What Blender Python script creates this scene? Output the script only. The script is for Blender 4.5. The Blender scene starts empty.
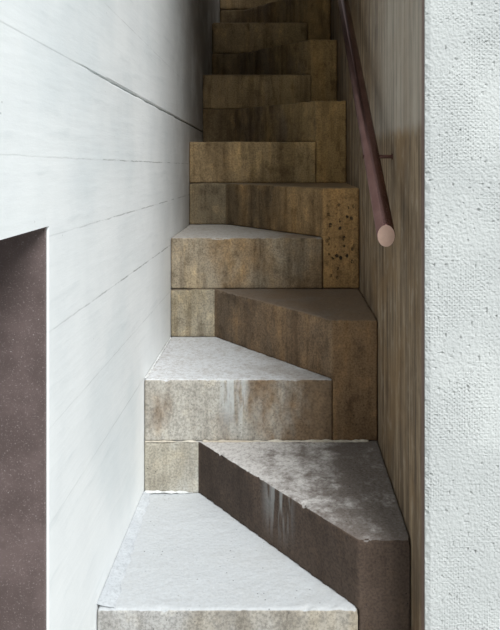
import bpy, bmesh, math
from mathutils import Vector, noise
import numpy as np

C = bpy.context.scene
COL = C.collection
R = math.radians

# ------------------------------------------------------------------ real-world layout (metres)
EYE = 1.042                      # camera height above the landing
F = 640.0                        # focal length in pixels of a 500 x 630 frame
XL, XR = -0.431, 0.2994          # passage walls
PY = [1.480, 1.9925, 2.4666, 2.957, 3.460, 3.915]      # riser planes, going up
while len(PY) < 12: PY.append(PY[-1] + 0.485)
LZ = {}                          # level heights above the landing
for i, h in enumerate([-1.287, -1.087, -.849, -.620, -.376, -.138, .097, .332, .563, .797]):
    LZ[i] = EYE + h * .81
LZ[-1] = -.19; LZ[-2] = -.38
for i in range(10, 20): LZ[i] = LZ[i-1] + .19
NX = -.258                       # where the diagonal starts on the upper riser
CX = lambda i: .176 if i == 0 else .157  # where the diagonal meets the lower riser

# ------------------------------------------------------------------ helpers
def link(o, parent=None):
    COL.objects.link(o)
    if parent is not None:
        o.parent = parent
        o.location = -parent.location      # meshes carry world coordinates
    return o

def new_obj(name, bm, mat, parent=None, smooth=False):
    me = bpy.data.meshes.new(name); bm.to_mesh(me); bm.free()
    me.materials.append(mat)
    if smooth:
        for p in me.polygons: p.use_smooth = True
    return link(bpy.data.objects.new(name, me), parent)

def tag(o, label=None, cat=None, kind=None, group=None):
    if label: o['label'] = label
    if cat: o['category'] = cat
    if kind: o['kind'] = kind
    if group: o['group'] = group
    return o

def add_box(bm, x0, x1, y0, y1, z0, z1):
    v = [bm.verts.new(p) for p in ((x0,y0,z0),(x1,y0,z0),(x1,y1,z0),(x0,y1,z0),(x0,y0,z1),(x1,y0,z1),(x1,y1,z1),(x0,y1,z1))]
    for f in ((0,3,2,1),(4,5,6,7),(0,1,5,4),(1,2,6,5),(2,3,7,6),(3,0,4,7)):
        bm.faces.new([v[i] for i in f])
    return v

def prism(poly, z0, z1):
    bm = bmesh.new()
    b = [bm.verts.new((x, y, z0)) for x, y in poly]
    t = [bm.verts.new((x, y, z1)) for x, y in poly]
    n = len(poly)
    bm.faces.new(b[::-1]); bm.faces.new(t)
    for i in range(n):
        bm.faces.new((b[i], b[(i+1) % n], t[(i+1) % n], t[i]))
    bmesh.ops.recalc_face_normals(bm, faces=bm.faces)
    return bm

def remeshed(name, bm, mat, voxel, fn, parent=None):
    """voxel-remesh a closed solid, then push every vertex by fn(co, normal) -> offset vector"""
    me = bpy.data.meshes.new('tmp'); bm.to_mesh(me); bm.free()
    o = bpy.data.objects.new('tmp', me); COL.objects.link(o)
    m = o.modifiers.new('r', 'REMESH'); m.mode = 'VOXEL'; m.voxel_size = voxel; m.adaptivity = 0
    dg = bpy.context.evaluated_depsgraph_get()
    me2 = bpy.data.meshes.new_from_object(o.evaluated_get(dg))
    bpy.data.objects.remove(o); bpy.data.meshes.remove(me)
    me2.name = name
    nr = [v.normal.copy() for v in me2.vertices]
    for v, n in zip(me2.vertices, nr):
        v.co = v.co + fn(v.co, n)
    me2.materials.clear(); me2.materials.append(mat)
    for p in me2.polygons: p.use_smooth = True
    me2.update()
    return link(bpy.data.objects.new(name, me2), parent)

# ------------------------------------------------------------------ node helper
class NT:
    def __init__(s, name):
        s.m = bpy.data.materials.new(name); s.m.use_nodes = True
        s.t = s.m.node_tree; s.b = s.t.nodes['Principled BSDF']
        s.pos = s.t.nodes.new('ShaderNodeNewGeometry').outputs['Position']
        s.nrm = s.pos.node.outputs['Normal']
    def n(s, typ, **kw):
        nd = s.t.nodes.new(typ)
        for k, v in kw.items(): setattr(nd, k, v)
        return nd
    def put(s, sock, v):
        if isinstance(v, (int, float)): sock.default_value = v
        elif isinstance(v, (tuple, list)):
            sock.default_value = tuple(v) + ((1,) if len(v) == 3 and len(sock.default_value) == 4 else ())
        else: s.t.links.new(v, sock)
    def math(s, op, a, b=0.0, c=None, clamp=False):
        nd = s.n('ShaderNodeMath', operation=op, use_clamp=clamp)
        s.put(nd.inputs[0], a); s.put(nd.inputs[1], b)
        if c is not None: s.put(nd.inputs[2], c)
        return nd.outputs[0]
    def scale(s, vec, sc, loc=(0,0,0)):
        nd = s.n('ShaderNodeMapping'); s.put(nd.inputs['Vector'], vec)
        nd.inputs['Scale'].default_value = sc; nd.inputs['Location'].default_value = loc
        return nd.outputs[0]
    def noise(s, sc, detail=4, rough=.55, stretch=(1,1,1), loc=(0,0,0)):
        nd = s.n('ShaderNodeTexNoise'); s.put(nd.inputs['Vector'], s.scale(s.pos, stretch, loc))
        nd.inputs['Scale'].default_value = sc; nd.inputs['Detail'].default_value = detail
        nd.inputs['Roughness'].default_value = rough
        return nd.outputs['Fac']
    def voro(s, sc, stretch=(1,1,1), loc=(0,0,0), out='Distance', rnd=1.0):
        nd = s.n('ShaderNodeTexVoronoi'); s.put(nd.inputs['Vector'], s.scale(s.pos, stretch, loc))
        nd.inputs['Scale'].default_value = sc; nd.inputs['Randomness'].default_value = rnd
        return nd.outputs[out]
    def ramp(s, v, a, b, lo=0.0, hi=1.0, smooth=True):
        nd = s.n('ShaderNodeMapRange', interpolation_type='SMOOTHSTEP' if smooth else 'LINEAR')
        s.put(nd.inputs['Value'], v)
        nd.inputs['From Min'].default_value = a; nd.inputs['From Max'].default_value = b
        nd.inputs['To Min'].default_value = lo; nd.inputs['To Max'].default_value = hi
        return nd.outputs[0]
    def mix(s, f, a, b, mode='MIX'):
        nd = s.n('ShaderNodeMix', data_type='RGBA', blend_type=mode)
        s.put(nd.inputs[0], f); s.put(nd.inputs[6], a); s.put(nd.inputs[7], b)
        return nd.outputs[2]
    def xyz(s, v=None):
        nd = s.n('ShaderNodeSeparateXYZ'); s.put(nd.inputs[0], s.pos if v is None else v)
        return nd.outputs
    def band(s, v, a, b, soft):
        return s.math('MULTIPLY', s.ramp(v, a-soft, a+soft), s.ramp(v, b-soft, b+soft, 1, 0))
    def bump(s, h, strength, dist, prev=None):
        nd = s.n('ShaderNodeBump'); nd.inputs['Strength'].default_value = strength
        nd.inputs['Distance'].default_value = dist; s.put(nd.inputs['Height'], h)
        if prev is not None: s.put(nd.inputs['Normal'], prev)
        return nd.outputs[0]
    def done(s, col, rough=.85, normal=None, metal=0.0, spec=.3):
        s.put(s.b.inputs['Base Color'], col); s.put(s.b.inputs['Roughness'], rough)
        s.b.inputs['Metallic'].default_value = metal; s.b.inputs['Specular IOR Level'].default_value = spec
        if normal is not None: s.put(s.b.inputs['Normal'], normal)
        return s.m

# ------------------------------------------------------------------ materials
def step_material(name, base, warm, top, topmix=.8, pits=False, drip=False, left=None, seed=0.0, pier=.5, tstain=.6, tg=1.0):  # tstain: tread mottling and the wall's shade painted in as browning
    s = NT(name); X, Y, Z = s.xyz(); nx, ny, nz = s.xyz(s.nrm)
    L = (seed, seed*.7, seed*1.3)
    n1 = s.noise(7, 6, .6, (1,1,1), L)
    n2 = s.noise(4.2, 4, .6, (1.8,1.8,.9), L)
    n3 = s.noise(17, 5, .68, (1,1,.75), (seed+9, 2, 4))
    st = s.noise(30, 4, .65, (1,1,.09), L)              # vertical run-off streaks
    st2 = s.noise(9, 4, .6, (1,1,.16), (seed, 8, 8))
    fine = s.noise(160, 3, .65, (1,1,1), L)
    # browner tint, strongest on the right-hand side
    sx = s.math('ADD', s.ramp(X, -.36, .20, -.16, .20, False), n2)
    col = s.mix(s.ramp(sx, .36, .66), base, warm)
    if left:
        col = s.mix(s.ramp(X, NX-.004, NX-.001, 1, 0), col, s.mix(s.ramp(n2, .4, .65), left, (left[0]*.8, left[1]*.76, left[2]*.68)))
    # right-hand pier poured separately: warmer
    pr = s.math('MULTIPLY', s.ramp(X, .150, .162), pier)
    col = s.mix(pr, col, s.mix(s.ramp(st, .4, .6), (warm[0]*1.1, warm[1]*1.02, warm[2]*.9), (warm[0]*1.6, warm[1]*1.5, warm[2]*1.3)))
    def mul(col, f, k, amt):
        return s.mix(s.math('MULTIPLY', f, amt), col, k if isinstance(k, tuple) else (k, k, k), 'MULTIPLY')
    mo = .5 if seed < 6 else .9
    col = mul(col, s.ramp(st, .46, .68), (.42,.38,.34), .60*mo)
    col = mul(col, s.ramp(st2, .50, .66), (.42,.38,.34), .60*mo)
    col = mul(col, s.ramp(n3, .50, .70), (.38,.34,.30), .70*mo)
    col = mul(col, s.ramp(n3, .48, .32), (1.5,1.42,1.3), .8*mo)
    col = mul(col, s.ramp(st2, .46, .34), (1.45,1.35,1.15), .6*mo)
    col = mul(col, s.ramp(fine, .38, .66), .35, .55)
    sp = s.ramp(s.voro(120, loc=L), .0, .18, 1, 0)
    sp = s.math('MULTIPLY', sp, s.ramp(n1, .42, .6))
    col = mul(col, sp, .3, .7)
    if drip:
        d = s.math('MULTIPLY', s.band(X, drip[0], drip[1], .02), s.ramp(Z, drip[2]-.03, drip[3]-.03))
        d = s.math('MULTIPLY', d, s.ramp(s.noise(40, 3, .6, (1,1,.12), L), .40, .56))
        col = s.mix(s.math('MULTIPLY', d, .6 if seed > 4 else .32), col, (.56,.59,.59))
    # worn pale tread; browning to the right paints in the wall's shade
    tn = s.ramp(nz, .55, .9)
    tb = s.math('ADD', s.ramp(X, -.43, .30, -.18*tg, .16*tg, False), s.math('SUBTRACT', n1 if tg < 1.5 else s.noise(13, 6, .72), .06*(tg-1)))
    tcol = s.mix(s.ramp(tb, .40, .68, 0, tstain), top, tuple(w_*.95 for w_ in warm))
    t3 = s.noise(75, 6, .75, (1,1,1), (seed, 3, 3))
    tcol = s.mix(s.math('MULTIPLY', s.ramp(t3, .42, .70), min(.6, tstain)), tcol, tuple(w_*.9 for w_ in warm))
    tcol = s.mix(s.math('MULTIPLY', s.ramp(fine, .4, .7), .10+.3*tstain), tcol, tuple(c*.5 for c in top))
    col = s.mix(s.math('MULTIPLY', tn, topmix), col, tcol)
    h = s.math('ADD', s.math('MULTIPLY', fine, .5), s.math('MULTIPLY', s.voro(90, loc=L), .5))
    nm = s.bump(h, .45, .003)
    nm = s.bump(n1, .4, .008, nm)
    # small air holes
    hole = s.ramp(s.voro(55, loc=(seed+3, 1, 2)), .04, .15, 1, 0)
    hole = s.math('MULTIPLY', hole, s.ramp(s.noise(9, 2, .5, loc=(seed, 5, 5)), .47, .56))
    col = s.mix(s.math('MULTIPLY', hole, .75), col, tuple(c*.18 for c in base))
    if pits:
        v = s.voro(46, (1,1,.75), (0, 2.3, 0), rnd=1)
        pm = s.ramp(s.math('ADD', v, s.math('MULTIPLY', s.noise(90, 2, .7, loc=(6,1,1)), .45)), .46, .54, 1, 0)
        pm = s.math('MULTIPLY', pm, s.ramp(s.noise(40, 3, .75), .40, .47))
        reg = s.math('MULTIPLY', s.band(X, .175, .278, .015), s.band(Z, LZ[3]+.04, LZ[5]-.05, .05))
        pm = s.math('MULTIPLY', pm, reg)
        col = s.mix(s.math('MULTIPLY', pm, .92), col, (.018,.013,.009))
        nm = s.bump(s.math('SUBTRACT', 1.0, pm), .8, .006, nm)
    return s.done(col, .86, nm, spec=.25)

def left_wall_material():
    s = NT('white_board_formed_concrete'); X, Y, Z = s.xyz()
    n1 = s.noise(5, 6, .62); n2 = s.noise(1.7, 4, .5, loc=(3,1,2)); grain = s.noise(30, 4, .6, (1,.12,1))
    fine = s.noise(220, 2, .6)
    col = s.mix(s.ramp(n1, .35, .7), (.86,.88,.875), (.80,.825,.825))
    col = s.mix(s.math('MULTIPLY', s.ramp(n2, .5, .7), .4), col, (.62,.69,.71))
    col = s.mix(s.math('MULTIPLY', s.ramp(grain, .55, .75), .22), col, (.50,.55,.56))
    # shade of the deep passage painted into the wall colour
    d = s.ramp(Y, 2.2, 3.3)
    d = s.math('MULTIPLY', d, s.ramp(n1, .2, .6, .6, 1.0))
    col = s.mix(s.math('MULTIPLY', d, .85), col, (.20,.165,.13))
    # small dark specks
    sp = s.math('MULTIPLY', s.ramp(s.voro(24, loc=(2,2,7)), .02, .07, 1, 0), s.ramp(n1, .5, .6))
    col = s.mix(s.math('MULTIPLY', sp, .6), col, (.30,.31,.30))
    h = s.math('ADD', s.math('MULTIPLY', grain, .6), s.math('MULTIPLY', n1, .8))
    nm = s.bump(h, .35, .006)
    # board joints: thin dirt lines broken by noise
    brk = s.noise(7, 4, .7, (1,1,1), (9,4,1)); wob = s.math('MULTIPLY', s.math('SUBTRACT', s.noise(16,3,.6), .5), .006)
    for z, w, k, a, b in ((.158,.0016,.8,.026,0), (-.024,.0013,.5,.015,0), (-.167,.0015,.45,.013,0), (-.339,.0018,.55,.010,0), (-.515,.0012,.2,.008,0), (-.69,.0012,.2,.006,0), (.335,.0010,.2,.03,0)):
        zt_ = s.math('ADD', s.math('ADD', Z, wob if z != .158 else 0.0), s.math('MULTIPLY', s.math('SUBTRACT', Y, 3.0), a))
        dz = s.math('ABSOLUTE', s.math('SUBTRACT', zt_, EYE+z))
        m = s.ramp(dz, w*.5, w*1.7, 1, 0)
        m = s.math('MULTIPLY', m, s.ramp(brk, .42 if z not in (.158,) else .36, .56))
        m = s.math('MULTIPLY', m, s.ramp(Y, 1.1, 2.1 if z == .158 else 1.9, .15, 1))
        col = s.mix(s.math('MULTIPLY', m, k), col, (.16,.17,.16))
        lip = s.ramp(s.math('SUBTRACT', zt_, EYE+z), -.001, .001)   # each board face sits a hair proud of the next
        nm = s.bump(s.math('MULTIPLY', lip, .7 + .3*math.sin(z*50)), .25, .002, nm)
    nm = s.bump(fine, .15, .001, nm)
    return s.done(col, .8, nm, spec=.3)

def right_wall_material():
    s = NT('brown_board_formed_concrete'); X, Y, Z = s.xyz()
    g1 = s.noise(42, 6, .68, (1,1,.045)); g2 = s.noise(120, 3, .6, (1,1,.05)); n1 = s.noise(4, 5, .6); n2 = s.noise(24, 5, .65, (1,1,.6))
    bi = s.math('FLOOR', s.math('DIVIDE', s.math('ADD', Y, .02), .102))
    wn = s.n('ShaderNodeTexWhiteNoise', noise_dimensions='1D'); s.put(wn.inputs['W'], bi)
    col = s.mix(s.ramp(g1, .36, .64), (.080,.050,.028), (.34,.25,.155))
    col = s.mix(s.math('MULTIPLY', s.ramp(g2, .45, .7), .4), col, (.06,.042,.03))
    col = s.mix(s.math('MULTIPLY', wn.outputs[0], .35), col, (.21,.165,.115))
    col = s.mix(s.math('MULTIPLY', s.ramp(n1, .46, .64), .55), col, (.20,.122,.055))
    col = s.mix(s.math('MULTIPLY', s.ramp(n2, .5, .72), .45), col, (.07,.05,.035))
    col = s.mix(s.math('MULTIPLY', s.ramp(n2, .48, .3), .3), col, (.42,.36,.28))
    # paler dry band above the rail bracket
    up = s.math('MULTIPLY', s.ramp(s.math('ADD', Z, s.math('MULTIPLY', n2, .06)), EYE+.08, EYE+.12), s.ramp(Y, 2.4, 1.8))
    up = s.math('MULTIPLY', up, s.ramp(g1, .3, .6, .5, 1))
    col = s.mix(s.math('MULTIPLY', up, .6), col, (.42,.39,.34))
    # rust edge at the free end of the wall
    ed = s.ramp(s.math('ADD', Y, s.math('MULTIPLY', n2, .016)), 1.372, 1.392, 1, 0)
    col = s.mix(s.math('MULTIPLY', ed, .8), col, (.17,.11,.10))
    fr = s.math('FRACT', s.math('DIVIDE', s.math('ADD', Y, .02), .102))
    jl = s.ramp(s.math('ABSOLUTE', s.math('SUBTRACT', fr, .5)), .475, .495)
    col = s.mix(s.math('MULTIPLY', jl, .6), col, (.05,.037,.026))
    nm = s.bump(s.math('ADD', g1, s.math('MULTIPLY', g2, .5)), .6, .005)
    nm = s.bump(s.math('SUBTRACT', s.math('MULTIPLY', wn.outputs[0], .6), jl), .6, .002, nm)
    return s.done(col, .85, nm, spec=.25)

def plaster_material():
    s = NT('rough_white_plaster'); n1 = s.noise(4, 5, .6); f = s.noise(150, 4, .65); p = s.noise(75, 3, .6, (1,1,1.2), (4,4,4))
    col = s.mix(s.ramp(n1, .35, .7), (.42,.43,.42), (.49,.50,.485))
    col = s.mix(s.math('MULTIPLY', s.ramp(p, .66, .76), .5), col, (.30,.30,.29))
    col = s.mix(s.math('MULTIPLY', s.ramp(f, .5, .75), .22), col, (.38,.40,.40))
    return s.done(col, .95, s.bump(s.math('ADD', f, s.voro(170)), .6, .002), spec=.15)

def steel_material(name, a, b, rough=.38, metal=.6, speck=0.0):
    s = NT(name); n1 = s.noise(14, 4, .6); f = s.noise(300, 3, .7)
    col = s.mix(s.ramp(n1, .35, .7), a, b)
    if speck:
        col = s.mix(s.math('MULTIPLY', s.ramp(f, .55, .72), speck), col, (.34,.29,.28))
        d = s.ramp(s.voro(70), .03, .10, 1, 0); d = s.math('MULTIPLY', d, s.ramp(s.noise(6), .5, .6))
        col = s.mix(s.math('MULTIPLY', d, .6), col, (.5,.47,.45))
    return s.done(col, s.ramp(f, .3, .7, rough*.9, rough*1.15), s.bump(f, .04, .0004), metal=metal, spec=.5)

def plain_concrete(name, a, b):
    s = NT(name); n1 = s.noise(6, 6, .6); f = s.noise(150, 3, .6)
    col = s.mix(s.ramp(n1, .35, .7), a, b)
    col = s.mix(s.math('MULTIPLY', s.ramp(f, .45, .7), .3), col, tuple(c*.5 for c in a))
    return s.done(col, .9, s.bump(s.math('ADD', n1, f), .4, .004), spec=.2)

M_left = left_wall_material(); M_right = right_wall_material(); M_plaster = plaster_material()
M_dark = plain_concrete('dark_brown_concrete', (.16,.13,.10), (.24,.20,.15))  # dark brown concrete for unseen added roof, back wall and wall core
M_pave = plain_concrete('courtyard_paving', (.50,.51,.50), (.62,.63,.62))
M_mortar = plain_concrete('pale_mortar', (.60,.60,.58), (.74,.75,.74))
M_mortar2 = plain_concrete('dusty_mortar', (.46,.48,.50), (.54,.56,.575))
M_joint = plain_concrete('crumbling_mortar', (.42,.36,.28), (.62,.58,.50))
M_jamb = steel_material('brown_speckled_steel', (.105,.078,.072), (.15,.112,.105), .5, .1, .6)
M_rail = steel_material('brown_lacquered_steel', (.17,.092,.082), (.22,.125,.112), .24, .92)
M_cap = steel_material('worn_copper_brown_end', (.40,.26,.20), (.52,.35,.27), .6, .1, .3)

# ------------------------------------------------------------------ staircase
def fbm(p, s, o=3):
    return noise.fractal(p*s, 1.0, 2.0, o)

def outline(n):
    i = n // 2 if n >= 0 else 0
    G = .0015
    if n % 2 == 0 or n < 0:
        fr = [(XL+G, PY[i]), (CX(i)-.0008 if n >= 0 else XR-G, PY[i])]
    else:
        fr = [(XL+G, PY[i+1]), (NX, PY[i+1]), (CX(i), PY[i]), (XR-G, PY[i])]
    yb = PY[min(i+2, len(PY)-1)] + (.05 if n > 0 else .3)
    return fr, fr + [(fr[-1][0], yb), (XL+G, yb)]

def seg_dist(x, y, fr):
    d = 9
    for (ax, ay), (bx, by) in zip(fr[:-1], fr[1:]):
        ux, uy = bx-ax, by-ay; L2 = ux*ux+uy*uy
        t = max(0, min(1, ((x-ax)*ux+(y-ay)*uy)/L2))
        d = min(d, math.hypot(x-ax-t*ux, y-ay-t*uy))
    return d

def step_fn(n, fr, zt, chip):
    so = Vector((n*3.7, n*1.9, n*5.1))
    def fn(co, nr):
        if co.y > PY[min(n//2+1, len(PY)-1)] + .08 and n >= 0: return Vector((0,0,0))
        a = fbm(co+so, 9, 3)*.0012 + fbm(co+so, 45, 2)*.0006
        off = nr*a
        dt = zt-co.z
        if dt < .03:
            d = seg_dist(co.x, co.y, fr)
            e = math.hypot(max(dt, 0), d)
            if e < .016:
                k = 1-e/.016
                c = max(0, fbm(co+so, 38, 3)*1.0 + fbm(co+so, 11, 2)*.7 - .02)
                off -= nr*(c*k*chip)
        return off
    return fn

stair = bpy.data.objects.new('concrete_staircase', None); COL.objects.link(stair)
stair.location = (0, PY[0], -.38)
tag(stair, 'narrow steep concrete staircase of staggered diagonal half steps rising between two walls', 'staircase')

P = lambda **k: k
LOOK = {
 -1: P(base=(.24,.20,.17), warm=(.28,.23,.18), top=(.74,.76,.76)),
  0: P(base=(.40,.39,.37), warm=(.36,.33,.28), top=(.495,.51,.52), topmix=.97, tstain=.14),
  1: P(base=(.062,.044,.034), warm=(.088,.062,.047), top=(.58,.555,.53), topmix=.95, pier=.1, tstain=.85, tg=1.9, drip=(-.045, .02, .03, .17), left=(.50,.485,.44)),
  2: P(base=(.42,.395,.345), warm=(.23,.158,.098), top=(.64,.65,.66), topmix=.95, drip=(-.19, -.11, LZ[1], LZ[2]+.01), pier=.7, tstain=.5),
  3: P(base=(.145,.105,.070), warm=(.195,.128,.074), top=(.20,.16,.125), topmix=.9, pier=.6, left=(.40,.35,.26)),
  4: P(base=(.38,.315,.225), warm=(.30,.205,.115), top=(.52,.50,.47), topmix=.9, tstain=.8, pits=True, pier=.8),
  5: P(base=(.18,.13,.075), warm=(.31,.20,.095), top=(.22,.18,.13), topmix=.8, pits=True, pier=.95, left=(.24,.19,.12)),
}
ORD = {0:'lowest landing step pale with dust', 1:'dark brown diagonal step block at the foot of the stairs',
       2:'step with pale tread and white run-off stain on its riser', 5:'step with a pitted yellowish right end'}
for n in range(-1, 18):
    if n in LOOK: lk = LOOK[n]
    elif n % 2 == 0: lk = P(base=(.36,.255,.135), warm=(.40,.28,.135), top=(.26,.20,.13), topmix=.7, pier=.3)
    else: lk = P(base=(.20,.145,.09), warm=(.30,.205,.095), top=(.20,.16,.11), topmix=.7, pier=.8, left=(.26,.185,.10))
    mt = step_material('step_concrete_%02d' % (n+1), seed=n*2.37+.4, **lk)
    fr, poly = outline(n)
    zb = -.378 if n == -1 else LZ[n-1]
    zt = LZ[n]
    bm = prism(poly, zb+.0003, zt-.0003)
    if n % 2 and n > 0:            # right-hand block: its square end reaches one course further down
        i = n//2; add_box(bm, CX(i)+.0008, XR-.0015, PY[i]+.00005, PY[i+1]+.05, LZ[n-2]+.0003, zt-.02)
        bmesh.ops.recalc_face_normals(bm, faces=bm.faces)
    vox = .005 if n < 5 else (.007 if n < 10 else .012)
    o = remeshed('step', bm, mt, vox, step_fn(n, fr, zt, .010 if n < 6 else .007), stair)
    for v in o.data.vertices: v.co.x = max(XL+.0012, min(XR-.0012, v.co.x))
    if n in ORD: o['label'] = ORD[n]

# mortar: the crumbling bed joint under the second left step, the pale fillet along the landing
def bead(name, pts, r0, r1, mat, seed, flat=1.0, step=.004, label=None):
    """lumpy irregular bead of mortar along a path"""
    bm = bmesh.new(); rings = []; K = 8
    P0, P1 = Vector(pts[0]), Vector(pts[1]); L = (P1-P0).length; n = int(L/step)
    ax = (P1-P0).normalized(); up = Vector((0,0,1)); sd = ax.cross(up).normalized()
    for i in range(n+1):
        c = P0.lerp(P1, i/n); q = c*60+Vector((seed, 0, 0))
        rr = r0+(r1-r0)*i/n
        rr *= max(.15, .75+.8*noise.noise(q)+.7*noise.noise(q*.27))
        c = c+up*noise.noise(q*.5+Vector((5,5,5)))*rr*.4
        ring = []
        for k in range(K):
            a = 2*math.pi*k/K
            d = sd*math.cos(a)+up*math.sin(a)*flat
            w = 1+.4*noise.noise(c*70+d*2)
            q3 = c+d*rr*w; q3.x = max(XL+.001, min(XR-.001, q3.x))
            ring.append(bm.verts.new(q3))
        rings.append(ring)
    for a, b in zip(rings[:-1], rings[1:]):
        for k in range(K): bm.faces.new((a[k], a[(k+1)%K], b[(k+1)%K], b[k]))
    bm.faces.new(rings[0][::-1]); bm.faces.new(rings[-1])
    bmesh.ops.recalc_face_normals(bm, faces=bm.faces)
    o = new_obj(name, bm, mat, stair, True)
    if label: o['label'] = label
    return o
bead('mortar_joint', ((XL+.004, PY[1], LZ[1]), (NX-.01, PY[1], LZ[1])), .0030, .0034, M_joint, 1, 1.0, label='crumbling mortar joint')
bead('mortar_joint', ((NX+.01, PY[1]-.001, LZ[1]+.001), (XR-.03, PY[1]-.001, LZ[1]+.001)), .0032, .0045, M_joint, 7, 1.1, label='crumbling mortar joint')
bead('mortar_joint', ((XL+.005, PY[1]-.002, .006), (NX-.02, PY[1]-.002, .004)), .006, .004, M_mortar, 13, 1.0, label='pale mortar at the foot of the riser')
bead('mortar_joint', ((NX-.003, PY[1]-.003, .012), (NX-.003, PY[1]-.003, LZ[1]-.004)), .003, .003, M_mortar, 17, 1.0)
bm = bmesh.new(); rows = []; NL, NC = 110, 9
for i in range(NL+1):
    y = PY[0]+.004+(PY[1]-PY[0]-.006)*i/NL
    wd = .044-.020*i/NL + .010*noise.noise(Vector((0, y*25, 2)))
    rows.append([bm.verts.new((XL+.001+wd*c/NC, y, .0002+(.008*(1-c/NC)**1.6+.0012*(1+noise.fractal(Vector((c*.35, y*55, 0)), 1, 2, 3)))*(1 if c < NC else 0)-(.004 if c == NC else 0))) for c in range(NC+1)])
for i in range(NL):
    for c in range(NC): bm.faces.new((rows[i][c], rows[i][c+1], rows[i+1][c+1], rows[i+1][c]))
bmesh.ops.recalc_face_normals(bm, faces=bm.faces)
o = new_obj('mortar_fillet', bm, M_mortar2, stair, True); o['label'] = 'pale uneven mortar strip along the white wall'
bead('mortar_joint', ((XL+.003, PY[1]+.01, LZ[2]), (XL+.003, PY[2]-.01, LZ[2])), .006, .005, M_mortar, 29, .7)

# ------------------------------------------------------------------ walls
ZG = -.38                         # courtyard ground
ZTOP = EYE + 2.3
# left wall: front face a grid so that the open joint is a real groove; opening near the camera
OY0, OY1, OZ = .15, 1.184, EYE-.1245
def grid_face(bm, ys, zs, fx, skip):
    vs = {}
    for a, y in enumerate(ys):
        for b, z in enumerate(zs): vs[a, b] = bm.verts.new((fx(y, z), y, z+(.026*(3-y) if abs(z-CZ) < .01 else 0)))
    for a in range(len(ys)-1):
        for b in range(len(zs)-1):
            if skip((ys[a]+ys[a+1])/2, (zs[b]+zs[b+1])/2): continue
            bm.faces.new((vs[a,b], vs[a+1,b], vs[a+1,b+1], vs[a,b+1]))
bm = bmesh.new()
CZ = EYE+.158
ys = sorted(set([round(-2.5+i*.25, 4) for i in range(11)] + [OY0, OY1] + [round(.16+i*.02, 4) for i in range(0, 120)] + [2.6+i*.25 for i in range(24)]))
ys = [y for y in ys if abs(y-OY1) > .004 or y == OY1]
zs = [ZG-.02, 0, .3, .6, OZ, CZ-.15, CZ-.006, CZ-.0032, CZ-.0012, CZ+.0012, CZ+.0032, CZ+.006, CZ+.25, EYE+.6, EYE+1.2, ZTOP]
def fx(y, z):
    # hairline near the camera, opening wider deeper in the passage
    w = max(0, min(1, (y-1.35)/.35))
    w *= .75+.5*noise.noise(Vector((y*9, 3, 1)))
    d = abs(z-CZ)
    if d < .002: return XL-.016*w
    if d < .004: return XL-.010*max(0, w-.45)
    return XL
grid_face(bm, ys, zs, fx, lambda y, z: OY0 < y < OY1 and z < OZ)
wl = new_obj('wall_left', bm, M_left); 
bm = bmesh.new(); bm.from_mesh(wl.data)
TH = .32
# back, top, ends and the reveal of the opening
def quad(*p): bm.faces.new([bm.verts.new(q) for q in p])
Y0, Y1 = ys[0], ys[-1]; XB = XL-TH
quad((XB,Y0,ZG-.02),(XB,OY0,ZG-.02),(XB,OY0,ZTOP),(XB,Y0,ZTOP))
quad((XB,OY0,OZ),(XB,OY1,OZ),(XB,OY1,ZTOP),(XB,OY0,ZTOP))
quad((XB,OY1,ZG-.02),(XB,Y1,ZG-.02),(XB,Y1,ZTOP),(XB,OY1,ZTOP))
quad((XL,Y0,ZTOP),(XL,Y1,ZTOP),(XB,Y1,ZTOP),(XB,Y0,ZTOP))
quad((XL,Y0,ZG-.02),(XL,Y0,ZTOP),(XB,Y0,ZTOP),(XB,Y0,ZG-.02))
quad((XL,Y1,ZG-.02),(XL,Y1,ZTOP),(XB,Y1,ZTOP),(XB,Y1,ZG-.02))
quad((XL,OY1,ZG-.02),(XL,OY1,OZ),(XB,OY1,OZ),(XB,OY1,ZG-.02))
quad((XL,OY0,ZG-.02),(XL,OY0,OZ),(XB,OY0,OZ),(XB,OY0,ZG-.02))
quad((XL,OY0,OZ),(XL,OY1,OZ),(XB,OY1,OZ),(XB,OY0,OZ))
bmesh.ops.remove_doubles(bm, verts=bm.verts, dist=.0002)
bmesh.ops.recalc_face_normals(bm, faces=bm.faces)
bm.to_mesh(wl.data); bm.free()
tag(wl, kind='structure')

# steel-lined opening in the left wall
door = bpy.data.objects.new('door_1', None); COL.objects.link(door); door.location = (XL-.1, (OY0+OY1)/2, ZG)
tag(door, kind='structure')
bm = bmesh.new(); t = .008
add_box(bm, XB+.01, XL-.004, OY1-t, OY1-.0005, ZG+.001, OZ-.0005)
add_box(bm, XB+.01, XL-.004, OY0+.0005, OY0+t, ZG+.001, OZ-.0005)
add_box(bm, XB+.01, XL-.05, OY0+t, OY1-t, OZ-t, OZ-.0005)
bmesh.ops.bevel(bm, geom=bm.edges[:], offset=.0015, segments=1, affect='EDGES')
tag(new_obj('door_frame', bm, M_jamb, door), kind='structure')
bm = bmesh.new(); add_box(bm, XB+.012, XB+.05, OY0+t+.002, OY1-t-.002, ZG+.004, OZ-t-.002)
bmesh.ops.bevel(bm, geom=bm.edges[:], offset=.002, segments=1, affect='EDGES')
tag(new_obj('door_panel', bm, M_jamb, door), kind='structure')

# right wall of the passage (board-formed, brown)
YE = 1.350                        # its free end, flush with the plastered front
bm = bmesh.new(); add_box(bm, XR, XR+.30, YE, Y1, ZG-.02, ZTOP)
tag(new_obj('wall_right', bm, M_right), kind='structure')

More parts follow.
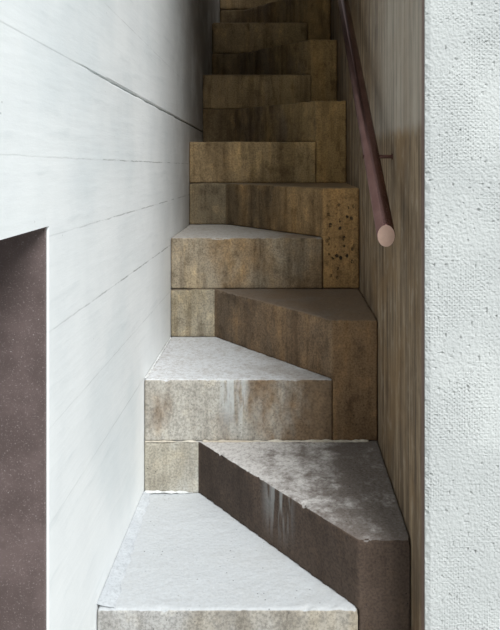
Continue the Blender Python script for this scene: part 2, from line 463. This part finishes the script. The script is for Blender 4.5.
# rough plastered front: displaced grid, thickness 12 mm
bm = bmesh.new(); g = .0026; x0, x1 = XR+.0008, XR+.34; z0, z1 = -.12, EYE+.42
nx, nz = int((x1-x0)/g), int((z1-z0)/g); YF = YE-.010
vs = []
for i in range(nx+1):
    row = []
    for j in range(nz+1):
        x = x0+(x1-x0)*i/nx; z = z0+(z1-z0)*j/nz
        q = Vector((x, 0, z))
        pa = math.sin(x*2*math.pi/.0105 + 2.0*noise.noise(q*14)); pb = math.sin(z*2*math.pi/.0085 + 2.6*noise.noise(q*11+Vector((7,0,0))))
        keep = max(0, min(1, .45+1.6*noise.noise(q*9+Vector((2,2,2)))))
        h = -.0030*keep*max(0, pa*pb-.25) + .0008*noise.fractal(q*150, 1.0, 2.0, 3) + .0006*noise.noise(q*18)
        h -= .006*max(0, noise.noise(q*130+Vector((0,9,0)))-.45)*2
        e = min(i, nx-i)
        edge = 0.0
        if i < 4: edge = (4-i)/4*(.004+.004*noise.noise(Vector((0,0,z*60))))
        if i in (nx,) or j in (0, nz): h = 0
        dx = .0015*noise.noise(Vector((3,0,z*70))) if i == 0 else 0
        row.append(bm.verts.new((max(x0, x+dx), YF-h+edge, z)))
    vs.append(row)
for i in range(nx):
    for j in range(nz): bm.faces.new((vs[i][j], vs[i+1][j], vs[i+1][j+1], vs[i][j+1]))
def q2(*p): bm.faces.new([bm.verts.new(q) for q in p])
X2 = 3.2
q2((x1,YF,ZG-.02),(X2,YF,ZG-.02),(X2,YF,ZTOP),(x1,YF,ZTOP))
q2((x0,YF,ZG-.02),(x1,YF,ZG-.02),(x1,YF,z0),(x0,YF,z0)); q2((x0,YF,z1),(x1,YF,z1),(x1,YF,ZTOP),(x0,YF,ZTOP))
for zz in [(ZG-.02, z0), (z1, ZTOP)]: q2((x0,YF,zz[0]),(x0,YF,zz[1]),(x0,YE-.0005,zz[1]),(x0,YE-.0005,zz[0]))
for j in range(nz):
    a, b = vs[0][j], vs[0][j+1]
    bm.faces.new((a, b, bm.verts.new((x0, YE-.0005, b.co.z)), bm.verts.new((x0, YE-.0005, a.co.z))))
q2((x0,YE-.0005,ZG-.02),(x0,YE-.0005,ZTOP),(X2,YE-.0005,ZTOP),(X2,YE-.0005,ZG-.02))
q2((x0,YF,ZTOP),(X2,YF,ZTOP),(X2,YE,ZTOP),(x0,YE,ZTOP))
bmesh.ops.remove_doubles(bm, verts=bm.verts, dist=.0002)
bmesh.ops.recalc_face_normals(bm, faces=bm.faces)
tag(new_obj('wall_front', bm, M_plaster, None, False), kind='structure')
bm = bmesh.new(); add_box(bm, XR+.301, X2, YE+.001, YE+.3, ZG-.02, ZTOP)
tag(new_obj('wall_front', bm, M_dark), kind='structure')

# ground, unseen roof added to darken the passage, closing wall at the top
bm = bmesh.new(); add_box(bm, -4, 5, -5, PY[0]+.0, ZG-.1, ZG-.001)
tag(new_obj('floor', bm, M_pave), kind='structure')
CZ0, CY0 = EYE+1.75, 1.85
bm = bmesh.new(); v = add_box(bm, XL+.001, XR-.001, CY0, Y1-.31, CZ0, CZ0+.2)
for q in v:
    if q.co.y > CY0+1: q.co.z += (Y1-CY0)*.74
tag(new_obj('unseen_ceiling', bm, M_dark), kind='structure')
bm = bmesh.new(); add_box(bm, XL+.001, XR-.001, Y1-.3, Y1-.1, LZ[17]-.6, ZTOP+3)
tag(new_obj('wall_back', bm, M_dark), kind='structure')

# ------------------------------------------------------------------ handrail
RX, RR = .2426, .0216
rail = bpy.data.objects.new('handrail', None); COL.objects.link(rail); 
yA, zA = 1.492, EYE-.180; slope = .764
rail.location = (RX, yA, zA)
tag(rail, 'round brown steel handrail tube with plumb cut lower end, fixed to the right wall', 'handrail')
yB = 5.2; K = 48
bm = bmesh.new(); ra, rb, ca = [], [], []
ang = math.atan(slope)
for k in range(K):
    a = 2*math.pi*k/K; dx = math.cos(a)*RR; dz = math.sin(a)*RR/math.cos(ang)     # plumb cut ellipse
    ca.append(bm.verts.new((RX+dx*.94, yA, zA+dz*.94)))
    ra.append(bm.verts.new((RX+dx, yA+.0016, zA+.0012+dz)))
    rb.append(bm.verts.new((RX+dx, yB, zA+(yB-yA)*slope+dz)))
for k in range(K):
    j = (k+1) % K
    bm.faces.new((ra[k], rb[k], rb[j], ra[j])); bm.faces.new((ca[k], ra[k], ra[j], ca[j]))
bm.faces.new(rb)
bmesh.ops.recalc_face_normals(bm, faces=bm.faces)
tube = new_obj('rail_tube', bm, M_rail, rail, True)
bm = bmesh.new()
pr = None; c = bm.verts.new((RX, yA-.0012, zA))
for fr_, dy in ((.5, -.0010), (.935, -.0003)):
    cur = [bm.verts.new((RX+math.cos(2*math.pi*k/K)*RR*fr_, yA+dy, zA+math.sin(2*math.pi*k/K)*RR*fr_/math.cos(ang))) for k in range(K)]
    for k in range(K):
        j = (k+1) % K
        if pr is None: bm.faces.new((c, cur[j], cur[k]))
        else: bm.faces.new((pr[k], pr[j], cur[j], cur[k]))
    pr = cur
bmesh.ops.recalc_face_normals(bm, faces=bm.faces)
cap = new_obj('end_cap', bm, M_cap, rail, True); cap['label'] = 'pinkish worn metal end face'
def bracket(y):
    z = zA+(y-yA)*slope
    bm = bmesh.new()
    def rod(x0, x1, r, zc, n=20):
        a = [bm.verts.new((x0, y+math.cos(2*math.pi*k/n)*r, zc+math.sin(2*math.pi*k/n)*r)) for k in range(n)]
        b = [bm.verts.new((x1, y+math.cos(2*math.pi*k/n)*r, zc+math.sin(2*math.pi*k/n)*r)) for k in range(n)]
        for k in range(n): bm.faces.new((a[k], b[k], b[(k+1)%n], a[(k+1)%n]))
        bm.faces.new(a[::-1]); bm.faces.new(b)
    rod(RX-RR-.0025, XR-.0005, .0052, z)
    rod(XR-.003, XR-.0004, .0085, z)
    bmesh.ops.recalc_face_normals(bm, faces=bm.faces)
    new_obj('bracket', bm, M_rail, rail, False)
for y in (1.735, 2.75, 3.75, 4.75): bracket(y)

# ------------------------------------------------------------------ light: overcast sky, brighter to the front right, and a veiled sun
w = bpy.data.worlds.new('sky'); C.world = w; w.use_nodes = True
t = w.node_tree; bg = t.nodes['Background']
tc = t.nodes.new('ShaderNodeTexCoord'); dot = t.nodes.new('ShaderNodeVectorMath'); dot.operation = 'DOT_PRODUCT'
t.links.new(tc.outputs['Generated'], dot.inputs[0]); dot.inputs[1].default_value = Vector((.62, -.30, .74)).normalized()
mr = t.nodes.new('ShaderNodeMapRange'); mr.inputs['From Min'].default_value = -.4; mr.inputs['From Max'].default_value = 1
mr.inputs['To Min'].default_value = .02; mr.inputs['To Max'].default_value = .72
t.links.new(dot.outputs['Value'], mr.inputs['Value'])
bg.inputs['Color'].default_value = (.90, .965, 1.0, 1)
t.links.new(mr.outputs[0], bg.inputs['Strength'])
sl = bpy.data.lights.new('sun', 'SUN'); sl.energy = 4.6; sl.angle = R(28); sl.color = (.96, .985, 1)
so = bpy.data.objects.new('sun', sl); COL.objects.link(so)
so.rotation_euler = Vector((-.43, .75, -.78)).to_track_quat('-Z', 'Y').to_euler()

# ------------------------------------------------------------------ camera
cd = bpy.data.cameras.new('camera'); cam = bpy.data.objects.new('camera', cd); COL.objects.link(cam)
cam.location = (0, 0, EYE); cam.rotation_euler = (R(90), 0, 0)
cd.sensor_fit = 'AUTO'; cd.sensor_width = 36; cd.lens = F/630*36
cd.shift_x = -(282.1-250)/630; cd.shift_y = -(315-158.7)/630
cd.clip_start = .05
C.camera = cam
C.view_settings.view_transform = 'Standard'; C.view_settings.look = 'None'
C.view_settings.exposure = 0.0; C.view_settings.gamma = 1; C.view_settings.use_curve_mapping = False
C.cycles.max_bounces = 8; C.cycles.diffuse_bounces = 6
